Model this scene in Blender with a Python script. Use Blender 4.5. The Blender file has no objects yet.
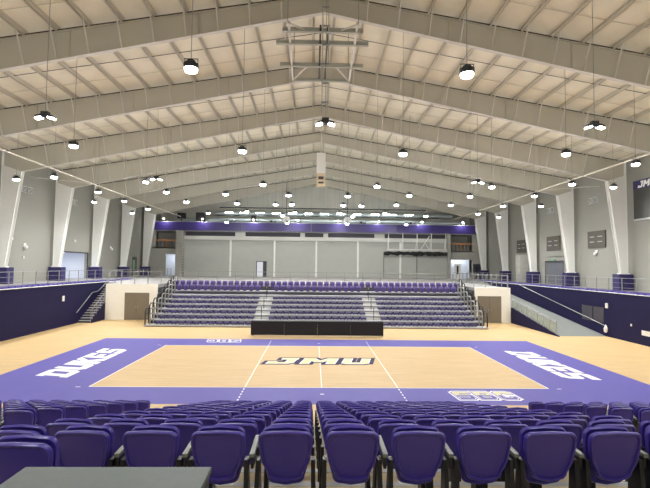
import bpy, math, random
from mathutils import Vector, Matrix

# ---------------------------------------------------------------- camera, world, exposure
SC = bpy.context.scene
COL = SC.collection
F_PX, CAM_H, PITCH, YAW, ROLL, CAM_X = 447.22, 4.7715, 0.0486, 0.0249, 0.0114, -0.378
cd = bpy.data.cameras.new('camera'); cam = bpy.data.objects.new('camera', cd); COL.objects.link(cam)
cd.sensor_fit = 'HORIZONTAL'; cd.sensor_width = 36.0; cd.lens = 36.0*F_PX/650.0
cd.clip_start = 0.05; cd.clip_end = 300
fw = Vector((math.sin(YAW)*math.cos(PITCH), math.cos(YAW)*math.cos(PITCH), math.sin(PITCH)))
rt = Vector((math.cos(YAW), -math.sin(YAW), 0)); up = rt.cross(fw)
r2 = rt*math.cos(ROLL)+up*math.sin(ROLL); u2 = up*math.cos(ROLL)-rt*math.sin(ROLL)
m = Matrix((r2, u2, -fw)).transposed().to_4x4(); m.translation = Vector((CAM_X, 0, CAM_H))
cam.matrix_world = m
SC.camera = cam
w = bpy.data.worlds.new('hall_air'); SC.world = w; w.use_nodes = True
w.node_tree.nodes['Background'].inputs[0].default_value = (.9, .95, 1, 1)
w.node_tree.nodes['Background'].inputs[1].default_value = 0.0
SC.view_settings.view_transform = 'Standard'; SC.view_settings.look = 'None'
SC.view_settings.gamma = 1; SC.view_settings.use_curve_mapping = False
SC.view_settings.exposure = 0.2
LAMP = 470.0          # radiance of a pendant lens
try:
    SC.cycles.max_bounces = 12; SC.cycles.diffuse_bounces = 8; SC.cycles.glossy_bounces = 3
    SC.cycles.sample_clamp_indirect = 8.0; SC.cycles.use_denoising = True
    SC.cycles.caustics_reflective = False; SC.cycles.caustics_refractive = False
except Exception: pass

# ---------------------------------------------------------------- materials
def srgb(r, g, b):
    f = lambda c: (c/255/12.92 if c/255 <= .04045 else ((c/255+.055)/1.055)**2.4)
    return (f(r), f(g), f(b), 1)
def mat(name, col, rough=.5, metal=0, var=.06, scale=6.0, stretch=(1, 1, 1), bump=0, emit=None, es=0, coat=0, spec=.5):
    m = bpy.data.materials.new(name); m.use_nodes = True; nt = m.node_tree; b = nt.nodes['Principled BSDF']
    b.inputs['Roughness'].default_value = rough; b.inputs['Metallic'].default_value = metal
    b.inputs['Specular IOR Level'].default_value = spec
    tc = nt.nodes.new('ShaderNodeTexCoord'); mp = nt.nodes.new('ShaderNodeMapping'); mp.inputs['Scale'].default_value = stretch
    no = nt.nodes.new('ShaderNodeTexNoise'); no.inputs['Scale'].default_value = scale; no.inputs['Detail'].default_value = 4
    nt.links.new(tc.outputs['Object'], mp.inputs['Vector']); nt.links.new(mp.outputs[0], no.inputs['Vector'])
    rp = nt.nodes.new('ShaderNodeMapRange'); rp.inputs[3].default_value = 1-var*2; rp.inputs[4].default_value = 1+var*2
    nt.links.new(no.outputs[0], rp.inputs[0])
    mx = nt.nodes.new('ShaderNodeVectorMath'); mx.operation = 'SCALE'; mx.inputs[0].default_value = col[:3]
    nt.links.new(rp.outputs[0], mx.inputs['Scale']); nt.links.new(mx.outputs[0], b.inputs['Base Color'])
    if bump:
        bp = nt.nodes.new('ShaderNodeBump'); bp.inputs['Strength'].default_value = bump
        nt.links.new(no.outputs[0], bp.inputs['Height']); nt.links.new(bp.outputs[0], b.inputs['Normal'])
    if emit: b.inputs['Emission Color'].default_value = emit; b.inputs['Emission Strength'].default_value = es
    return m
def brick_mat(name, c1, c2, mortar, bw, bh, ms, rough, rot=(0, 0, 0), offset=.5, grain=None, coat=0):
    m = bpy.data.materials.new(name); m.use_nodes = True; nt = m.node_tree; b = nt.nodes['Principled BSDF']
    b.inputs['Roughness'].default_value = rough; b.inputs['Specular IOR Level'].default_value = .2
    tc = nt.nodes.new('ShaderNodeTexCoord'); mp = nt.nodes.new('ShaderNodeMapping'); mp.inputs['Rotation'].default_value = rot
    br = nt.nodes.new('ShaderNodeTexBrick'); br.offset = offset
    br.inputs['Color1'].default_value = c1; br.inputs['Color2'].default_value = c2; br.inputs['Mortar'].default_value = mortar
    br.inputs['Scale'].default_value = 1; br.inputs['Mortar Size'].default_value = ms
    br.inputs['Brick Width'].default_value = bw; br.inputs['Row Height'].default_value = bh
    nt.links.new(tc.outputs['Object'], mp.inputs[0]); nt.links.new(mp.outputs[0], br.inputs[0])
    out = br.outputs[0]
    if grain:
        m2 = nt.nodes.new('ShaderNodeMapping'); m2.inputs['Scale'].default_value = grain
        no = nt.nodes.new('ShaderNodeTexNoise'); no.inputs['Scale'].default_value = 1; no.inputs['Detail'].default_value = 5
        nt.links.new(tc.outputs['Object'], m2.inputs[0]); nt.links.new(m2.outputs[0], no.inputs[0])
        rp = nt.nodes.new('ShaderNodeMapRange'); rp.inputs[3].default_value = .80; rp.inputs[4].default_value = 1.2
        nt.links.new(no.outputs[0], rp.inputs[0])
        mx = nt.nodes.new('ShaderNodeVectorMath'); mx.operation = 'SCALE'
        nt.links.new(out, mx.inputs[0]); nt.links.new(rp.outputs[0], mx.inputs['Scale']); out = mx.outputs[0]
    nt.links.new(out, b.inputs['Base Color'])
    return m
def glass_mat(name, col, alpha):
    m = bpy.data.materials.new(name); m.use_nodes = True; b = m.node_tree.nodes['Principled BSDF']
    b.inputs['Base Color'].default_value = col; b.inputs['Alpha'].default_value = alpha; b.inputs['Roughness'].default_value = .3
    return m
def lamp_mat(name, col, s):
    m = bpy.data.materials.new(name); m.use_nodes = True; nt = m.node_tree
    for n in list(nt.nodes): nt.nodes.remove(n)
    e = nt.nodes.new('ShaderNodeEmission'); e.inputs[0].default_value = col; e.inputs[1].default_value = s
    o = nt.nodes.new('ShaderNodeOutputMaterial'); nt.links.new(e.outputs[0], o.inputs[0]); return m

M = {}
M['wood'] = brick_mat('maple_strip_floor', srgb(202, 175, 128), srgb(193, 165, 118), srgb(176, 149, 104), 1.3, .06, .002, .5, grain=(.5, 9, 1))
M['purple_paint'] = mat('purple_court_paint', srgb(92, 86, 160), .5, spec=.12, var=.03, scale=1.2)
M['white_paint'] = mat('white_court_paint', srgb(236, 234, 232), .4, var=.02)
M['gold_paint'] = mat('gold_court_paint', srgb(205, 200, 140), .4, var=.03)
M['dark_purple_paint'] = mat('deep_purple_court_paint', srgb(40, 30, 68), .6, spec=.1, var=.03)
M['block'] = brick_mat('painted_grey_block', srgb(163, 162, 153), srgb(158, 157, 148), srgb(146, 145, 137), .4, .2, .008, .75, rot=(math.pi/2, 0, math.pi/2))
M['block_end'] = brick_mat('painted_grey_block_end', srgb(163, 162, 153), srgb(158, 157, 148), srgb(146, 145, 137), .4, .2, .008, .75, rot=(math.pi/2, 0, 0))
M['white_wall'] = mat('cream_white_wall', srgb(232, 228, 214), .7, var=.02, scale=2)
M['purple_wall'] = mat('deep_purple_wall', srgb(30, 27, 62), .7, spec=.15, var=.06, scale=1.5)
M['purple_pad'] = mat('purple_padding', srgb(42, 34, 84), .5, var=.05)
M['conc'] = mat('grey_concrete_deck', srgb(150, 148, 146), .6, var=.07, scale=1.5)
M['steel'] = mat('warm_grey_frame_paint', srgb(192, 189, 175), .55, var=.03, scale=.8)
M['flange'] = mat('frame_paint_lit_copy', srgb(210, 207, 198), .5, var=.02)  # same frame paint, paled for the light on the bottom flanges
M['col'] = mat('white_column_paint', srgb(228, 228, 222), .5, var=.02)
M['purlin'] = mat('purlin_paint', srgb(206, 201, 186), .55, var=.03)
M['insul'] = mat('white_insulation_facing', srgb(236, 231, 212), .8, var=.06, scale=.9, bump=.25)
M['black'] = mat('black_metal', srgb(30, 30, 32), .5, var=.08)
M['black_plastic'] = mat('black_plastic', srgb(22, 22, 26), .4, var=.08)
M['arm'] = mat('arm_pad_painted_sheen', srgb(118, 122, 112), .4, var=.06)  # black arm pads, reflected sheen put into the colour as grey-green
M['seat'] = mat('purple_moulded_plastic', srgb(62, 49, 140), .34, var=.04, scale=12)
M['seat_dark'] = mat('dark_purple_seat_shell', srgb(54, 46, 92), .4, var=.05, scale=12)
M['seat_lilac'] = mat('lilac_painted_lit_plastic', srgb(90, 78, 136), .38, var=.04)  # purple far backrests, paled in colour for light grazing them
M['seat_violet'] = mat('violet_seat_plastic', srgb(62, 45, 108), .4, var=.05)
M['alu'] = mat('aluminium_riser', srgb(176, 178, 180), .4, metal=.25, var=.06, scale=3)
M['riser_dark'] = mat('dark_riser_gap', srgb(60, 58, 66), .6, var=.08)
M['tread'] = mat('tan_deck_board', srgb(196, 178, 138), .5, var=.08, scale=2.5)
M['tread_grey'] = mat('pale_grey_tread', srgb(178, 178, 182), .5, var=.06, scale=3)
M['rail'] = mat('galvanised_rail', srgb(150, 152, 150), .35, metal=.5, var=.05)
M['rail_dark'] = mat('dark_rail', srgb(52, 54, 54), .4, metal=.3, var=.05)
M['door'] = mat('brown_grey_door_paint', srgb(118, 108, 92), .5, var=.03)
M['fascia'] = mat('purple_fascia_panel', srgb(54, 43, 106), .35, var=.04, scale=1)
M['grey_curtain'] = mat('grey_divider_panel', srgb(172, 173, 166), .8, var=.03, scale=1.2)
M['light_beam'] = mat('pale_grey_beam', srgb(190, 190, 184), .55, var=.03)
M['drape'] = mat('black_drape', srgb(26, 24, 28), .75, var=.12, scale=6, stretch=(6, 6, .4))
M['board_grey'] = mat('grey_green_beam_paint', srgb(176, 176, 164), .55, var=.04)
M['ramp_grey'] = mat('worn_grey_ramp', srgb(116, 120, 116), .6, var=.08)
M['gap'] = mat('painted_gap_shade', srgb(70, 62, 52), .9, var=.2, scale=8)  # dark colour for the shadow gap between rafter and roof sheeting
M['riser_grey'] = mat('mid_grey_riser', srgb(104, 102, 112), .6)
M['net'] = mat('black_bundled_net', srgb(34, 34, 34), .9, var=.3, scale=14, bump=.6)
M['duct'] = mat('silver_duct', srgb(176, 186, 186), .4, metal=.4, var=.05)
M['mech_wall'] = mat('pale_teal_wall', srgb(200, 198, 188), .7, var=.06, scale=.6)
M['orange_wood'] = mat('orange_wood_rail', srgb(176, 120, 70), .5, var=.08)
M['tan_box'] = mat('tan_box_paint', srgb(206, 188, 156), .6, var=.06)
M['table'] = mat('grey_green_laminate', srgb(74, 84, 80), .5, var=.08, scale=30)
M['table_side'] = mat('dark_laminate_edge', srgb(44, 46, 44), .6, var=.08)
M['screen'] = mat('dark_display_face', srgb(52, 52, 48), .35, var=.05)
M['board'] = mat('dark_brown_grille', srgb(84, 80, 72), .7, var=.08)
M['shutter'] = brick_mat('grey_roller_shutter', srgb(106, 108, 114), srgb(100, 102, 108), srgb(80, 82, 88), 9, .09, .01, .5, rot=(math.pi/2, 0, math.pi/2))
M['bright_wall'] = mat('bright_white_hall_wall', srgb(226, 230, 240), .7, var=.02)
M['green'] = mat('green_door_glass', srgb(120, 160, 130), .3, var=.1)
M['white_plastic'] = mat('white_plastic', srgb(226, 226, 222), .45, var=.02)
M['mesh_glass'] = glass_mat('grey_tinted_panel', srgb(150, 160, 146), .38)
M['lens'] = lamp_mat('lit_lens', (.98, .98, .99, 1), LAMP)
M['wall_lens'] = lamp_mat('lit_wall_row_lens', (.98, .98, .99, 1), LAMP*.3)
M['flood_lens'] = lamp_mat('lit_flood_lens', (1, .98, .95, 1), LAMP*.7)
M['strip'] = lamp_mat('lit_strip', (.93, 1, 1, 1), 50)
M['hall_lamp'] = lamp_mat('lit_ceiling_panel', (.86, .92, 1, 1), 14)
M['spot_lens'] = lamp_mat('lit_spot_lens', (1, .97, .95, 1), 330)

# ---------------------------------------------------------------- mesh helper
class MB:
    def __init__(s): s.v = []; s.f = []; s.mi = []; s.cur = 0
    def add(s, vs, fs):
        n = len(s.v); s.v += [tuple(p) for p in vs]; s.f += [tuple(i+n for i in f) for f in fs]; s.mi += [s.cur]*len(fs); return s
    def box(s, x0, x1, y0, y1, z0, z1):
        if x0 > x1: x0, x1 = x1, x0
        if y0 > y1: y0, y1 = y1, y0
        if z0 > z1: z0, z1 = z1, z0
        return s.add([(x0,y0,z0),(x1,y0,z0),(x1,y1,z0),(x0,y1,z0),(x0,y0,z1),(x1,y0,z1),(x1,y1,z1),(x0,y1,z1)],
                     [(0,3,2,1),(4,5,6,7),(0,1,5,4),(1,2,6,5),(2,3,7,6),(3,0,4,7)])
    def hexa(s, b, t):      # bottom quad (ccw from above) and top quad
        return s.add(list(b)+list(t), [(0,3,2,1),(4,5,6,7),(0,1,5,4),(1,2,6,5),(2,3,7,6),(3,0,4,7)])
    def bar(s, a, b, wd, ht, upv=(0,0,1)):
        a = Vector(a); b = Vector(b); d = (b-a).normalized(); u = Vector(upv)
        if abs(d.dot(u)) > .98: u = Vector((0,1,0))
        r = d.cross(u).normalized()*wd/2; u = r.cross(d).normalized()*ht/2
        q = lambda c: [c-r-u, c+r-u, c+r+u, c-r+u]
        return s.add(q(a)+q(b), [(0,1,2,3),(7,6,5,4),(0,4,5,1),(1,5,6,2),(2,6,7,3),(3,7,4,0)])
    def tube(s, pts, r, n=8):
        pts = [Vector(p) for p in pts]; rings = []
        for i, p in enumerate(pts):
            d = (pts[min(i+1, len(pts)-1)]-pts[max(i-1, 0)]).normalized()
            u = Vector((0,0,1)) if abs(d.z) < .95 else Vector((1,0,0))
            a = d.cross(u).normalized(); b = a.cross(d)
            rr = r[i] if isinstance(r, (list, tuple)) else r
            rings.append([p+(a*math.cos(2*math.pi*k/n)+b*math.sin(2*math.pi*k/n))*rr for k in range(n)])
        fs = [tuple(range(n))[::-1]]
        for i in range(len(pts)-1):
            for k in range(n): fs.append((i*n+k, i*n+(k+1)%n, (i+1)*n+(k+1)%n, (i+1)*n+k))
        fs.append(tuple((len(pts)-1)*n+k for k in range(n)))
        return s.add([v for r_ in rings for v in r_], fs)
    def lathe(s, c, prof, n=20):
        vs = []; fs = []
        for (r, z) in prof:
            for k in range(n): vs.append((c[0]+r*math.cos(2*math.pi*k/n), c[1]+r*math.sin(2*math.pi*k/n), c[2]+z))
        for i in range(len(prof)-1):
            for k in range(n): fs.append((i*n+k, i*n+(k+1)%n, (i+1)*n+(k+1)%n, (i+1)*n+k))
        fs.append(tuple(range(n))[::-1]); fs.append(tuple((len(prof)-1)*n+k for k in range(n)))
        return s.add(vs, fs)
    def prism_y(s, poly, y0, y1):     # polygon in (x,z), extruded along y
        n = len(poly)
        return s.add([(x,y0,z) for x,z in poly]+[(x,y1,z) for x,z in poly],
                     [tuple(range(n)), tuple(range(2*n-1, n-1, -1))]+[(i, n+i, n+(i+1)%n, (i+1)%n) for i in range(n)])
    def prism_x(s, poly, x0, x1):     # polygon in (y,z), extruded along x
        n = len(poly)
        return s.add([(x0,y,z) for y,z in poly]+[(x1,y,z) for y,z in poly],
                     [tuple(range(n))[::-1], tuple(range(n, 2*n))]+[(i, (i+1)%n, n+(i+1)%n, n+i) for i in range(n)])
    def prism_map(s, poly, fn, t0, t1):   # polygon (u,v) mapped through fn(u,v,t)
        n = len(poly)
        return s.add([fn(u,v,t0) for u,v in poly]+[fn(u,v,t1) for u,v in poly],
                     [tuple(range(n))[::-1], tuple(range(n, 2*n))]+[(i, (i+1)%n, n+(i+1)%n, n+i) for i in range(n)])
    def build(s, name, material, parent=None, smooth=None, bevel=0):
        me = bpy.data.meshes.new(name); me.from_pydata(s.v, [], s.f)
        for mt in (material if isinstance(material, (list, tuple)) else [material]): me.materials.append(mt)
        if max(s.mi, default=0): me.polygons.foreach_set('material_index', s.mi)
        me.update()
        import bmesh
        b = bmesh.new(); b.from_mesh(me); bmesh.ops.recalc_face_normals(b, faces=b.faces)
        if bevel: bmesh.ops.bevel(b, geom=list(b.edges), offset=bevel, segments=2, affect='EDGES', profile=.6)
        b.to_mesh(me); b.free()
        if smooth:
            me.polygons.foreach_set('use_smooth', [True]*len(me.polygons)); me.set_sharp_from_angle(angle=math.radians(smooth))
        o = bpy.data.objects.new(name, me); COL.objects.link(o)
        if parent: o.parent = parent
        return o
def tag(o, label=None, cat=None, group=None, kind=None):
    if label: o['label'] = label
    if cat: o['category'] = cat
    if group: o['group'] = group
    if kind: o['kind'] = kind
    return o
def thing(name, label, cat, loc=(0,0,0), group=None, rz=0):
    o = bpy.data.objects.new(name, None); COL.objects.link(o); o.empty_display_size = .1
    o.location = loc; o.rotation_euler = (0,0,rz); return tag(o, label, cat, group)
def struct(name, mb, material, parent=None):
    o = mb.build(name, material, parent)
    if parent is None: o['kind'] = 'structure'
    return o
def dup(root, loc, rz=0, label=None, group=None):
    r = root.copy(); COL.objects.link(r); r.location = loc; r.rotation_euler = (0,0,rz)
    if label: r['label'] = label
    if group: r['group'] = group
    for ch in list(root.children):
        c = ch.copy(); COL.objects.link(c); c.parent = r
        for g in list(ch.children):
            d = g.copy(); COL.objects.link(d); d.parent = c
    return r
ORD = ['zeroth','first','second','third','fourth','fifth','sixth','seventh','eighth','ninth','tenth','eleventh','twelfth','thirteenth','fourteenth','fifteenth','sixteenth','seventeenth','eighteenth','nineteenth','twentieth']
def nth(n):
    if n <= 20: return ORD[n]
    t = {2:'twenty',3:'thirty',4:'forty',5:'fifty'}[n//10]
    if n % 10 == 0: return {2:'twentieth',3:'thirtieth',4:'fortieth',5:'fiftieth'}[n//10]
    return t+'-'+ORD[n%10]

# ---------------------------------------------------------------- measures
HX, DECK = 26.0, 3.03               # half width of the hall, height of the concourse
PL, PR = -19.1, 20.45               # purple walls at the sides of the sunken court
FY = [21.3+7.6*k for k in range(7)] # steel frames across the hall
FY = [6.1, 13.7]+FY
def under(x): return 17.1-.208*abs(x)
def over(x): return 18.0-.168*abs(x)
CY = 22.27

# ---------------------------------------------------------------- floor with court
struct('floor', MB().box(PL, PR, 2.2, 43.2, -.3, 0), M['wood'])
fl = bpy.data.objects['floor']
B = MB(); W, YN, YF = 13.58, 15.63, 29.17
B.box(-W, W, YN, CY-4.5, 0, .002); B.box(-W, W, CY+4.5, YF, 0, .002); B.box(-W, -9, CY-4.5, CY+4.5, 0, .002); B.box(9, W, CY-4.5, CY+4.5, 0, .002)
B.build('court_border', M['purple_paint'], fl)
def cline(x0, x1, y0, y1):
    MB().box(x0, x1, y0, y1, 0, .004).build('court_line', M['white_paint'], fl)
for s_ in (-1, 1):
    cline(s_*9-.02, s_*9+.02, CY-4.52, CY+4.52); cline(-9, 9, CY+s_*4.5-.02, CY+s_*4.5+.02)
    cline(s_*3-.018, s_*3+.018, CY-4.5, CY+4.5)
    for e in (-1, 1):
        for k in range(5):
            y = CY+e*(4.75+.35*k); cline(s_*3-.025, s_*3+.025, y-.085, y+.085)
    for e in (-1, 1): cline(s_*9.4-.09, s_*9.4+.09, CY+e*4.55-.025, CY+e*4.55+.025)
cline(-.018, .018, CY-4.5, CY+4.5)
for e in (-1, 1): cline(-.07, .07, CY+e*5.4-.04, CY+e*5.4+.04)

# block lettering: convex polygons on a 4 x 5 grid, stroke 1.15
S_ = 1.15
def R(x0, y0, x1, y1): return [(x0,y0),(x1,y0),(x1,y1),(x0,y1)]
GL = {
 'J': [R(1.6,3.9,4,5), R(2.7,.9,3.85,5), [(0,0),(3.1,0),(3.85,.9),(3.85,1.2),(0,1.15)], R(0,0,1.15,1.9)],
 'M': [R(0,0,1.2,5), R(4.0,0,5.2,5), [(0,5),(1.5,5),(3.1,1.6),(2.1,1.6)], [(5.2,5),(3.7,5),(2.1,1.6),(3.1,1.6)]],
 'U': [R(0,.6,S_,5), R(4-S_,.6,4,5), [(.7,0),(3.3,0),(4,.7),(4,S_),(0,S_),(0,.7)]],
 'D': [R(0,0,S_,5), R(-.5,0,3.2,1.05), R(-.5,3.95,3.2,5), [(3.2,0),(4,.9),(4,4.1),(3.2,5),(2.85,5),(2.85,0)]],
 'K': [R(0,0,S_,5), [(2.5,5),(4.1,5),(1.9,2.5),(.9,2.5)], [(.9,2.6),(2.0,2.9),(4.2,0),(2.6,0)], R(-.3,4.2,1.4,5), R(-.3,0,1.4,.8)],
 'E': [R(0,0,S_,5), R(0,0,3.8,1.05), R(0,3.95,3.8,5), R(0,2,3.1,3)],
 'S': [[(0,0),(3.3,0),(4,.7),(4,1.1),(0,1.1)], [(0,3.9),(4,3.9),(4,5),(.7,5),(0,4.3)], [(0,2),(4,2),(4,2.3),(3.4,3),(.7,3),(0,2.8)], R(2.9,.7,4,2.5), R(0,2.5,1.1,4.3)],
 'B': [R(0,0,S_,5), R(0,0,3.4,1), R(0,4,3.4,5), R(0,2.05,3.4,2.95), [(2.9,0),(3.4,0),(4,.6),(4,2),(3.6,2.5),(2.9,2.5)], [(2.9,2.5),(3.6,2.5),(3.9,3),(3.9,4.4),(3.4,5),(2.9,5)]],
 'C': [[(.7,0),(3.3,0),(4,.7),(4,1.1),(0,1.1),(0,.7)], [(0,3.9),(4,3.9),(4,4.3),(3.3,5),(.7,5),(0,4.3)], R(0,.7,S_,4.3), R(2.95,.7,4,1.7), R(2.95,3.3,4,4.3)],
}
ADV = {'M': 6.1}
def grow(poly, d):
    if d == 0: return poly
    n = len(poly); A = sum(poly[i][0]*poly[(i+1)%n][1]-poly[(i+1)%n][0]*poly[i][1] for i in range(n))
    if A < 0: poly = poly[::-1]
    ls = []
    for i in range(n):
        a, b = poly[i], poly[(i+1)%n]; dx, dy = b[0]-a[0], b[1]-a[1]; L = math.hypot(dx, dy)
        nx, ny = dy/L, -dx/L; ls.append((nx, ny, nx*a[0]+ny*a[1]+d))
    out = []
    for i in range(n):
        a, b = ls[i-1], ls[i]; det = a[0]*b[1]-a[1]*b[0]
        out.append(((a[2]*b[1]-b[2]*a[1])/det, (a[0]*b[2]-b[0]*a[2])/det))
    return out
def word_polys(text, shear=0, d=0, gap=.9):
    res = []; x = 0
    for ch in text:
        for p in GL[ch]: res.append([(q[0]+x+q[1]*shear, q[1]) for q in grow(p, d)])
        x += ADV.get(ch, 4.9)-.9+gap
    return res, x-gap
def clip_above(poly, v0):
    out = []
    for i in range(len(poly)):
        a, b = poly[i-1], poly[i]
        if (a[1] >= v0) != (b[1] >= v0):
            t = (v0-a[1])/(b[1]-a[1]); out.append((a[0]+(b[0]-a[0])*t, v0))
        if b[1] >= v0: out.append(b)
    return out
def lettering(name, text, fn, layers, shear, gap, parent, vmin=None):
    # layers: (grow, top height, material)
    for d, h, mt in layers:
        ps, wd = word_polys(text, shear, d, gap); mb = MB()
        if vmin is not None: ps = [q for q in (clip_above(p, vmin) for p in ps) if len(q) > 2]
        for i_, p in enumerate(ps): mb.prism_map(p, lambda u, v, t: fn(u/wd, v/5, t), 0, h+i_*.00012)
        mb.build(name, mt, parent)
lettering('lettering', 'DUKES', lambda u, v, t: (-10.62-1.42*v, 19.3+6.0*u, t), [(.12,.005,M['white_paint'])], .22, .55, fl)
lettering('lettering', 'DUKES', lambda u, v, t: (10.62+1.42*v, 25.5-6.0*u, t), [(.12,.005,M['white_paint'])], .22, .55, fl)
lettering('lettering', 'JMU', lambda u, v, t: (-2.62+4.95*u, 22.02+1.25*v, t), [(.8,.004,M['dark_purple_paint']), (.16,.0065,M['white_paint']), (-.02,.009,M['gold_paint'])], .16, 1.15, fl)
SB = lambda u, v, t: (5.02+2.18*u, 16.3+.95*v, t)
lettering('lettering', 'SBC', SB, [(.8,.004,M['white_paint']), (.4,.0065,M['purple_paint']), (.12,.009,M['white_paint']), (-.06,.0115,M['purple_paint'])], -.12, 1.15, fl)
lettering('lettering', 'SBC', SB, [(-.06,.0145,M['gold_paint'])], -.12, 1.15, fl, 2.6)
lettering('lettering', 'SBC', lambda u, v, t: (-5.0-2.0*u, 28.95-1.0*v, t), [(.5,.004,M['white_paint']), (0,.006,M['purple_paint'])], -.2, 1.1, fl)

# ---------------------------------------------------------------- decks and walls of the sunken court
T = .3
struct('floor_concourse_left', MB().box(-HX-3.4, PL-.255, -8, 75, DECK-T, DECK), M['conc'])
struct('floor_concourse_right', MB().box(PR+.255, HX, -8, 75, DECK-T, DECK), M['conc'])
fb = MB(); fb.box(-18.0, 16.75, 43.2, 75, DECK-T, DECK); fb.box(-18.0, -13.7, 38.9, 43.2, DECK-T, DECK); fb.box(13.7, 16.75, 38.9, 43.2, DECK-T, DECK)
fb.box(PL-.255, -18.0, 41.605, 75, DECK-T, DECK); fb.box(16.755, PR+.255, 54.405, 75, DECK-T, DECK)
struct('floor_concourse_far', fb, M['conc'])
struct('floor_concourse_near', MB().box(PL-.255, PR+.255, -8, 2.1, DECK-T, DECK), M['conc'])
struct('wall_court_left', MB().box(PL-.25, PL, -2, 41.6, 0, DECK-.0).box(PL-.32, PL+.03, -2, 41.6, DECK, DECK+.06), M['purple_wall'])
rw = MB().box(PR, PR+.25, -2, 54.4, 0, DECK).box(PR-.03, PR+.32, -2, 54.4, DECK, DECK+.06)
struct('wall_court_right', rw, M['purple_wall'])
rwo = bpy.data.objects['wall_court_right']
# coping trims
struct('trim_1', MB().box(PL-.34, PL+.05, -2, 41.6, DECK+.06, DECK+.09), M['light_beam'])
struct('trim_2', MB().box(PR-.05, PR+.34, -2, 54.4, DECK+.06, DECK+.09), M['light_beam'])
struct('wall_court_far_left', MB().box(-18.0, -13.7, 38.6, 38.9, 0, DECK).box(-18.0,-17.8,38.9,43.2,0,DECK-T), M['white_wall'])
struct('wall_court_far_right', MB().box(13.7, 16.75, 38.6, 38.9, 0, DECK).box(16.55,16.75,38.9,54.4,0,DECK-T), M['white_wall'])
struct('wall_court_recess', MB().box(-13.7, 13.7, 43.2, 43.4, 0, DECK-T).box(-13.9,-13.7,38.9,43.4,0,DECK-T).box(13.7,13.9,38.9,43.4,0,DECK-T), M['riser_dark'])
struct('wall_court_stair_end', MB().box(PL, -18.0, 41.6, 41.8, 0, DECK-T), M['purple_wall'])
struct('wall_court_near', MB().box(PL, PR, 2.1, 2.3, 0, DECK), M['riser_dark'])

def double_door(name, n, x0, x1, y, h, mt):
    d = MB().box(x0-.08, x0, y-.03, y, 0, h+.08).box(x1, x1+.08, y-.03, y, 0, h+.08).box(x0-.08, x1+.08, y-.03, y, h, h+.08).build('door_%d' % n, M['door']); d['kind'] = 'structure'
    c = (x0+x1)/2
    for a, b in ((x0, c-.01), (c+.01, x1)):
        l = MB().box(a, b, y-.05, y, .02, h).build('door_leaf', mt, d)
    for e in (-1, 1): MB().box(c+e*.1-.02, c+e*.1+.02, y-.11, y-.05, .95, 1.2).build('door_handle', M['rail'], d)
    return d
double_door('door', 1, -16.3, -14.4, 38.6, 2.22, M['door'])
double_door('door', 2, 13.95, 15.85, 38.6, 2.22, M['door'])

# small fittings on the purple walls
def fitting(name, label, cat, mb, mt, group=None): return tag(mb.build(name, mt), label, cat, group)
fitting('wall_sensor', 'small white box high on right purple wall above the ramp foot', 'wall box', MB().box(PR-.08, PR, 31.25, 31.45, 2.0, 2.35), M['white_plastic'])
fitting('fire_extinguisher', 'white bag hanging by the lower end of the ramp handrail', 'bag', MB().lathe((PR-.16, 31.3, .28), [(.03,0),(.12,.08),(.13,.3),(.05,.5),(.02,.56)], 12), M['white_plastic']).name = 'hanging_bag'
fitting('wall_outlet', 'white floor-level outlet plate on right purple wall nearest camera', 'outlet', MB().box(PR-.04, PR, 27.3, 28.0, .62, .92), M['white_plastic'])
fitting('wall_outlet', 'small pale outlet low on right purple wall beside the larger plate', 'outlet', MB().box(PR-.04, PR, 28.9, 29.0, 1.05, 1.2), M['white_plastic'])
fitting('wall_sensor', 'small white box on left purple wall before the stairs', 'wall box', MB().box(PL, PL+.08, 34.0, 34.2, 1.9, 2.3), M['white_plastic'])
fitting('access_panel', 'dark double access panel set in right purple wall behind the ramp', 'panel', MB().box(PR-.03, PR, 31.7, 32.9, .9, 2.0).box(PR-.03, PR, 33.0, 34.3, .9, 2.0), M['riser_dark'])

# ---------------------------------------------------------------- stairs (left) and ramp (right)
st = thing('staircase', 'purple-sided stairs rising along the left wall to the concourse', 'stairs', (0,0,0))
mb = MB(); n = 17; y0 = 36.45; ru = (41.6-y0)/n; rs = DECK/n
for k in range(n): mb.box(PL+.02, -18.08, y0+k*ru, 41.58, k*rs, (k+1)*rs-.03)
mb.build('steps', M['riser_dark'], st)
mb = MB()
for k in range(n): mb.box(PL+.02, -18.08, y0+k*ru-.03, y0+(k+1)*ru, (k+1)*rs-.03, (k+1)*rs)
mb.build('treads', M['tread_grey'], st)
MB().prism_x([(y0-.15,0),(38.58,0),(38.58,(38.58-y0)*rs/ru+.2),(y0-.15,.2)], -18.08, -18.0).build('side_panel', M['purple_wall'], st)
def stair_rail(parent, x, ya, za, yb, zb, n, infill=True, mat_=None):
    mt = mat_ or M['rail']
    hr = thing
    MB().tube([(x,ya,za+.95),(x,yb,zb+.95)], .028).build('handrail', mt, parent)
    if infill: MB().tube([(x,ya,za+.5),(x,yb,zb+.5)], .02).build('mid_rail', mt, parent)
    for k in range(n):
        t = k/(n-1); y = ya+(yb-ya)*t; z = za+(zb-za)*t
        MB().tube([(x,y,z),(x,y,z+.95)], .026).build('post', mt, parent)
stair_rail(st, -18.04, y0+.05, .15, 38.5, 1.35, 4)
MB().tube([(-18.04,y0-.2,.05),(-18.04,y0-.2,1.05),(-18.04,y0+.05,1.1)], .026).build('end_post', M['rail'], st)
wr = thing('wall_handrail', 'grey handrail on the left purple wall above the stairs', 'handrail')
MB().tube([(PL+.08,36.0,.86),(PL+.08,38.4,2.3),(PL+.08,39.4,2.35),(PL+.08,40.8,3.0),(PL+.08,41.6,3.9)], .03).build('rail', M['rail'], wr)
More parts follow.
